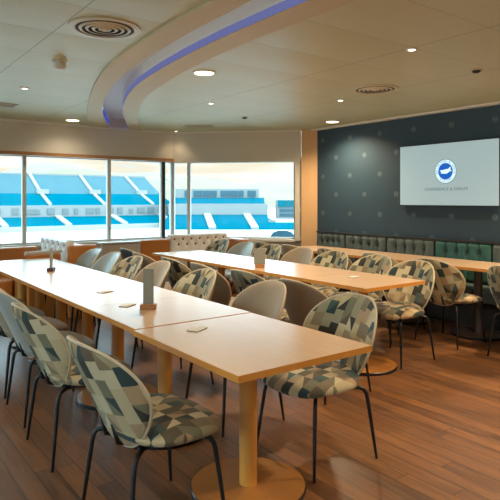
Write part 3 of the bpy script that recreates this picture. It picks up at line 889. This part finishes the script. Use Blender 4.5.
for x, y, lab in ((1.53, 5.87, 'tiny spot on the left ceiling below the smoke detector'), (3.46, 2.63, 'tiny spot highest on the right ceiling'), (4.58, 4.45, 'tiny spot left of the right ceiling vent'),
                  (3.51, 5.49, 'tiny spot on the middle of the right ceiling'), (4.48, 8.06, 'tiny spot at the corner above the dark mullion')):
    lamp(x, y, lab, .028, 3 if y > 8 else P_SM * (1.6 if x > 3 else .5), True, HOT if x > 3 else WARM)
# the rest of the room's downlights, above and behind the camera
for x, y, lab in ((4.2, 1.2, 'round downlight behind the camera on the right'), (5.74, 2.2, 'round downlight outside the picture beside the screen wall'), (0.2, 1.4, 'round downlight left of the camera'), (2.7, .6, 'round downlight over the near table, out of view'),
                  (.0, 4.5, 'round downlight left of the near row, out of view'), (4.2, -1.4, 'round downlight far behind the camera, right'), (0.6, -1.4, 'round downlight far behind the camera, left')):
    lamp(x, y, lab, .085, P_BIG * (1.7 if x > 4 else .45), False, HOT if x > 4 else WARM)

# ------------------------------------------------------------------ outside: the stadium
GZ = -2.6
o = box_obj('ground', -160, 220, YW + 2.5, 200, GZ - .2, GZ, 'ground'); struct(o, 'pitch before the stands, its overexposed glare put in as pale colour', 'ground')  # green pitch given a pale colour that stands for overexposure
bm = bmesh.new(); box2(bm, -12, 5.0, YW + .12, YW + 2.6, -.3, .0)
o = obj('terrace', bm, 'ground'); struct(o, 'pale terrace just outside the windows', 'terrace')
def slope(bm, x0, x1, d0, d1, z0, z1, th=.3, steps=0):
    """seating slope in local coords: along X from x0 to x1, rising away from d0 to d1"""
    v = [bm.verts.new(p) for p in ((x0, d0, z0), (x1, d0, z0), (x1, d1, z1), (x0, d1, z1), (x0, d0, z0 - th), (x1, d0, z0 - th), (x1, d1, z0 - th), (x0, d1, z0 - th))]
    for q in ((0, 1, 2, 3), (4, 7, 6, 5), (0, 4, 5, 1), (1, 5, 6, 2), (2, 6, 7, 3), (3, 7, 4, 0)): bm.faces.new([v[i] for i in q])
def tilt_strip(bm, x0, x1, dx, d0, d1, z0, z1, lift=.25):
    v = [bm.verts.new(p) for p in ((x0, d0, z0 + lift), (x1, d0, z0 + lift), (x1 + dx, d1, z1 + lift), (x0 + dx, d1, z1 + lift), (x0, d0, z0 - .1), (x1, d0, z0 - .1), (x1 + dx, d1, z1 - .1), (x0 + dx, d1, z1 - .1))]
    for q in ((0, 1, 2, 3), (4, 7, 6, 5), (0, 4, 5, 1), (1, 5, 6, 2), (2, 6, 7, 3), (3, 7, 4, 0)): bm.faces.new([v[i] for i in q])
# long stand opposite, running parallel to the left windows
t = thing('stadium_stand', 'long blue seated stand beyond the left windows', 'stadium stand', (0, 80, 1.44))
def rel(n, bmf, mat, par): 
    bm = bmesh.new(); bmf(bm); return obj(n, bm, mat, par)
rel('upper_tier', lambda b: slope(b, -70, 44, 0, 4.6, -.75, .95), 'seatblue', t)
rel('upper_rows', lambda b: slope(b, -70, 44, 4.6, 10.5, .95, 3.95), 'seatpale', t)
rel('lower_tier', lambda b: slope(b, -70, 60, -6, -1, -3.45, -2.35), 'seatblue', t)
cw = rel('concourse', lambda b: box2(b, -70, 52, -.9, .2, -2.4, -.75), 'concrete', t)
def dk(b):
    for k in range(70):
        x = -68 + k * 1.7 + random.uniform(-.3, .3); box2(b, x, x + random.uniform(.5, 1.3), -1.0, -.85, -2.0, -1.25 + random.uniform(-.1, .15))
rel('concourse_openings', dk, 'concourse', cw)
rel('front_wall', lambda b: box2(b, -70, 60, -6.6, -5.9, -4.1, -3.4), 'aisle', t)
rel('back_wall', lambda b: box2(b, -70, 44, 10.5, 11.5, -1, 4.2), 'concrete', t)
for k in range(-7, 7):
    x = .1 + k * 8.0
    rel('aisle', lambda b: [tilt_strip(b, x, x + .45, 0, 0, 4.6, -.75, .95), tilt_strip(b, x, x + .45, 0, 4.6, 10.5, .95, 3.95)], 'aisle', t)
    rel('aisle', lambda b: tilt_strip(b, x + .5, x + 1.3, 0, -6, -1, -3.45, -2.35), 'aisle', t)
    rel('vomitory', lambda b: box2(b, x - .3, x + 1.3, 4.2, 5.0, .9, 1.6), 'aisle', t)
# the end stand seen through the corner window, facing us
a = math.radians(-36.6)
fwd = Vector((math.sin(math.radians(36.6)), math.cos(math.radians(36.6)), 0))
rt = Vector((fwd.y, -fwd.x, 0))
base = fwd * 78
t = thing('stadium_stand', 'farther blue stand with glazed suites beyond the corner window', 'stadium stand', (base.x, base.y, 1.44), a)
rel('lower_tier', lambda b: slope(b, -12, 2.6, -2, 4, -3.9, -2.15), 'seatblue', t)
rel('side_tier', lambda b: slope(b, 2.6, 32, -2, 1, -3.9, -3.15), 'seatblue', t)
cw = rel('concourse', lambda b: box2(b, -12, 2.6, 4, 6, -2.4, -.55), 'concrete', t)
rel('second_tier', lambda b: slope(b, -12, 2.2, 6, 9, -.5, .35), 'seatblue', t)
rel('suite_block', lambda b: box2(b, -12, 1.4, 9, 14, .2, 1.75), 'concrete', t)
def sg(b):
    for k in range(8): box2(b, -10.2 + k * 1.4, -9.1 + k * 1.4 + (.2 if k % 3 else -.3), 8.85, 9.0, .5, 1.45)
rel('suite_glazing', sg, 'suite', t)
rel('front_wall', lambda b: box2(b, -9, 32, -7.5, -6.9, -4.4, -4.0), 'aisle', t)
for x in (-5.6, .2):
    rel('aisle', lambda b: tilt_strip(b, x, x + 1.0, -1.2, -2, 4, -3.9, -2.15), 'aisle', t)
cb = rel('corner_block', lambda b: box2(b, 4.2, 16, 7, 14, -2.9, -.02), 'concrete', t)
rel('corner_block_glazing', lambda b: [box2(b, 4.5, 16, 6.85, 7.0, z, z + .45) for z in (-2.5, -1.8)], 'suite', cb)
rel('corner_sign', lambda b: [box2(b, x, x + w_, 6.8, 7.0, -1.05, -.05) for x, w_ in ((4.2, 1.3), (5.6, .5), (6.2, .5), (6.8, .5), (7.4, .5))], 'signcyan', cb)
# downs behind the end stand
bm = bmesh.new()
vs = []
n = 40
for i in range(n + 1):
    x = -300 + 900 * i / n
    hgt = 30 + 10 * math.sin(i * .33) + 6 * math.sin(i * .9 + 1)
    vs.append([bm.verts.new((x, 420, GZ)), bm.verts.new((x, 520, hgt * .7)), bm.verts.new((x, 640, hgt)), bm.verts.new((x, 700, GZ))])
for i in range(n):
    for j in range(3): bm.faces.new((vs[i][j], vs[i + 1][j], vs[i + 1][j + 1], vs[i][j + 1]))
o = obj('hills', bm, 'hill', smooth=True); struct(o, 'pale grassy hills on the horizon', 'hills')
# dark outdoor seat on the terrace beyond the corner window
t = thing('outdoor_chair', 'dark teal rounded chair outside the corner window', 'chair', (6.42, 7.66, 0), -PI / 4 + PI)
bm = bmesh.new(); box2(bm, -.6, 3.2, -1.6, .6, -.35, 0); o = obj('terrace', bm, 'ground', None, False, (6.42, 8.2, 0)); struct(o, 'pale balcony just outside the corner window', 'terrace')
bm = bmesh.new()
prof = [(-.21, .40), (-.235, .60), (-.225, .78), (-.17, .86), (-.08, .895), (.08, .895), (.17, .86), (.225, .78), (.235, .60), (.21, .40)]
f0 = [bm.verts.new((x, .02 + .25 * x * x, z)) for x, z in prof]; f1 = [bm.verts.new((x, .06 + .25 * x * x, z)) for x, z in prof]
bm.faces.new(f0); bm.faces.new(f1[::-1])
for i in range(len(prof)): bm.faces.new((f0[i], f0[(i + 1) % len(prof)], f1[(i + 1) % len(prof)], f1[i]))
obj('backrest', bm, 'outseat', t)
box_obj('seat', -.23, .23, -.42, .03, .40, .45, 'outseat', t, .02)
for sx in (-1, 1):
    for yy in (-.36, .0):
        bm = bmesh.new(); add_tube(bm, [(sx * .18, yy, .41), (sx * .22, yy, 0)], .012, 8); obj('leg', bm, 'black', t, smooth=True)

# ------------------------------------------------------------------ sky, sun, camera
SKY = (2.0, 3.0, 3.55)
w = bpy.data.worlds.new('sky'); scene.world = w; w.use_nodes = True
nt = w.node_tree; nt.nodes.clear()
out = N(nt, 'ShaderNodeOutputWorld'); bg = N(nt, 'ShaderNodeBackground')
tc = N(nt, 'ShaderNodeTexCoord'); mp = N(nt, 'ShaderNodeMapping'); mp.inputs['Scale'].default_value = (3, 3, 22)
L(nt, tc.outputs['Generated'], mp.inputs[0])
tn = N(nt, 'ShaderNodeTexNoise'); tn.inputs['Scale'].default_value = 1.6; tn.inputs['Detail'].default_value = 6; tn.inputs['Distortion'].default_value = .4
L(nt, mp.outputs[0], tn.inputs['Vector'])
r = N(nt, 'ShaderNodeValToRGB')
r.color_ramp.elements[0].position = .36; r.color_ramp.elements[0].color = (.46, .50, .51, 1)
r.color_ramp.elements[1].position = .66; r.color_ramp.elements[1].color = (.58, .59, .58, 1)
e = r.color_ramp.elements.new(.48); e.color = (.53, .47, .37, 1)
L(nt, tn.outputs[0], r.inputs[0])
sz = N(nt, 'ShaderNodeSeparateXYZ'); L(nt, tc.outputs['Generated'], sz.inputs[0])
mr = N(nt, 'ShaderNodeMapRange', interpolation_type='SMOOTHSTEP'); L(nt, sz.outputs[2], mr.inputs[0])
mr.inputs[1].default_value = .07; mr.inputs[2].default_value = .20
L(nt, mix_col(nt, mr.outputs[0], r.outputs[0], SKY), bg.inputs[0])
bg.inputs[1].default_value = 1
L(nt, bg.outputs[0], out.inputs[0])
su = bpy.data.lights.new('sun', 'SUN'); su.energy = 1.0; su.angle = math.radians(2); su.color = (1, .97, .92)
so = bpy.data.objects.new('sun', su); C.objects.link(so)
so.rotation_euler = Vector((-.70, .42, -.60)).to_track_quat('-Z', 'Y').to_euler()

cam = bpy.data.cameras.new('camera'); co = bpy.data.objects.new('camera', cam); C.objects.link(co)
cam.sensor_width = 36; cam.sensor_fit = 'HORIZONTAL'; cam.lens = 36 * 558 / 500; cam.shift_y = -.1; cam.clip_start = .05; cam.clip_end = 2000
co.location = (0, 0, 1.44); co.rotation_euler = (PI / 2, 0, math.radians(-36.6))
scene.camera = co
vs = scene.view_settings
vs.view_transform = 'Standard'; vs.look = 'None'; vs.gamma = 1; vs.use_curve_mapping = False; vs.exposure = 1.03
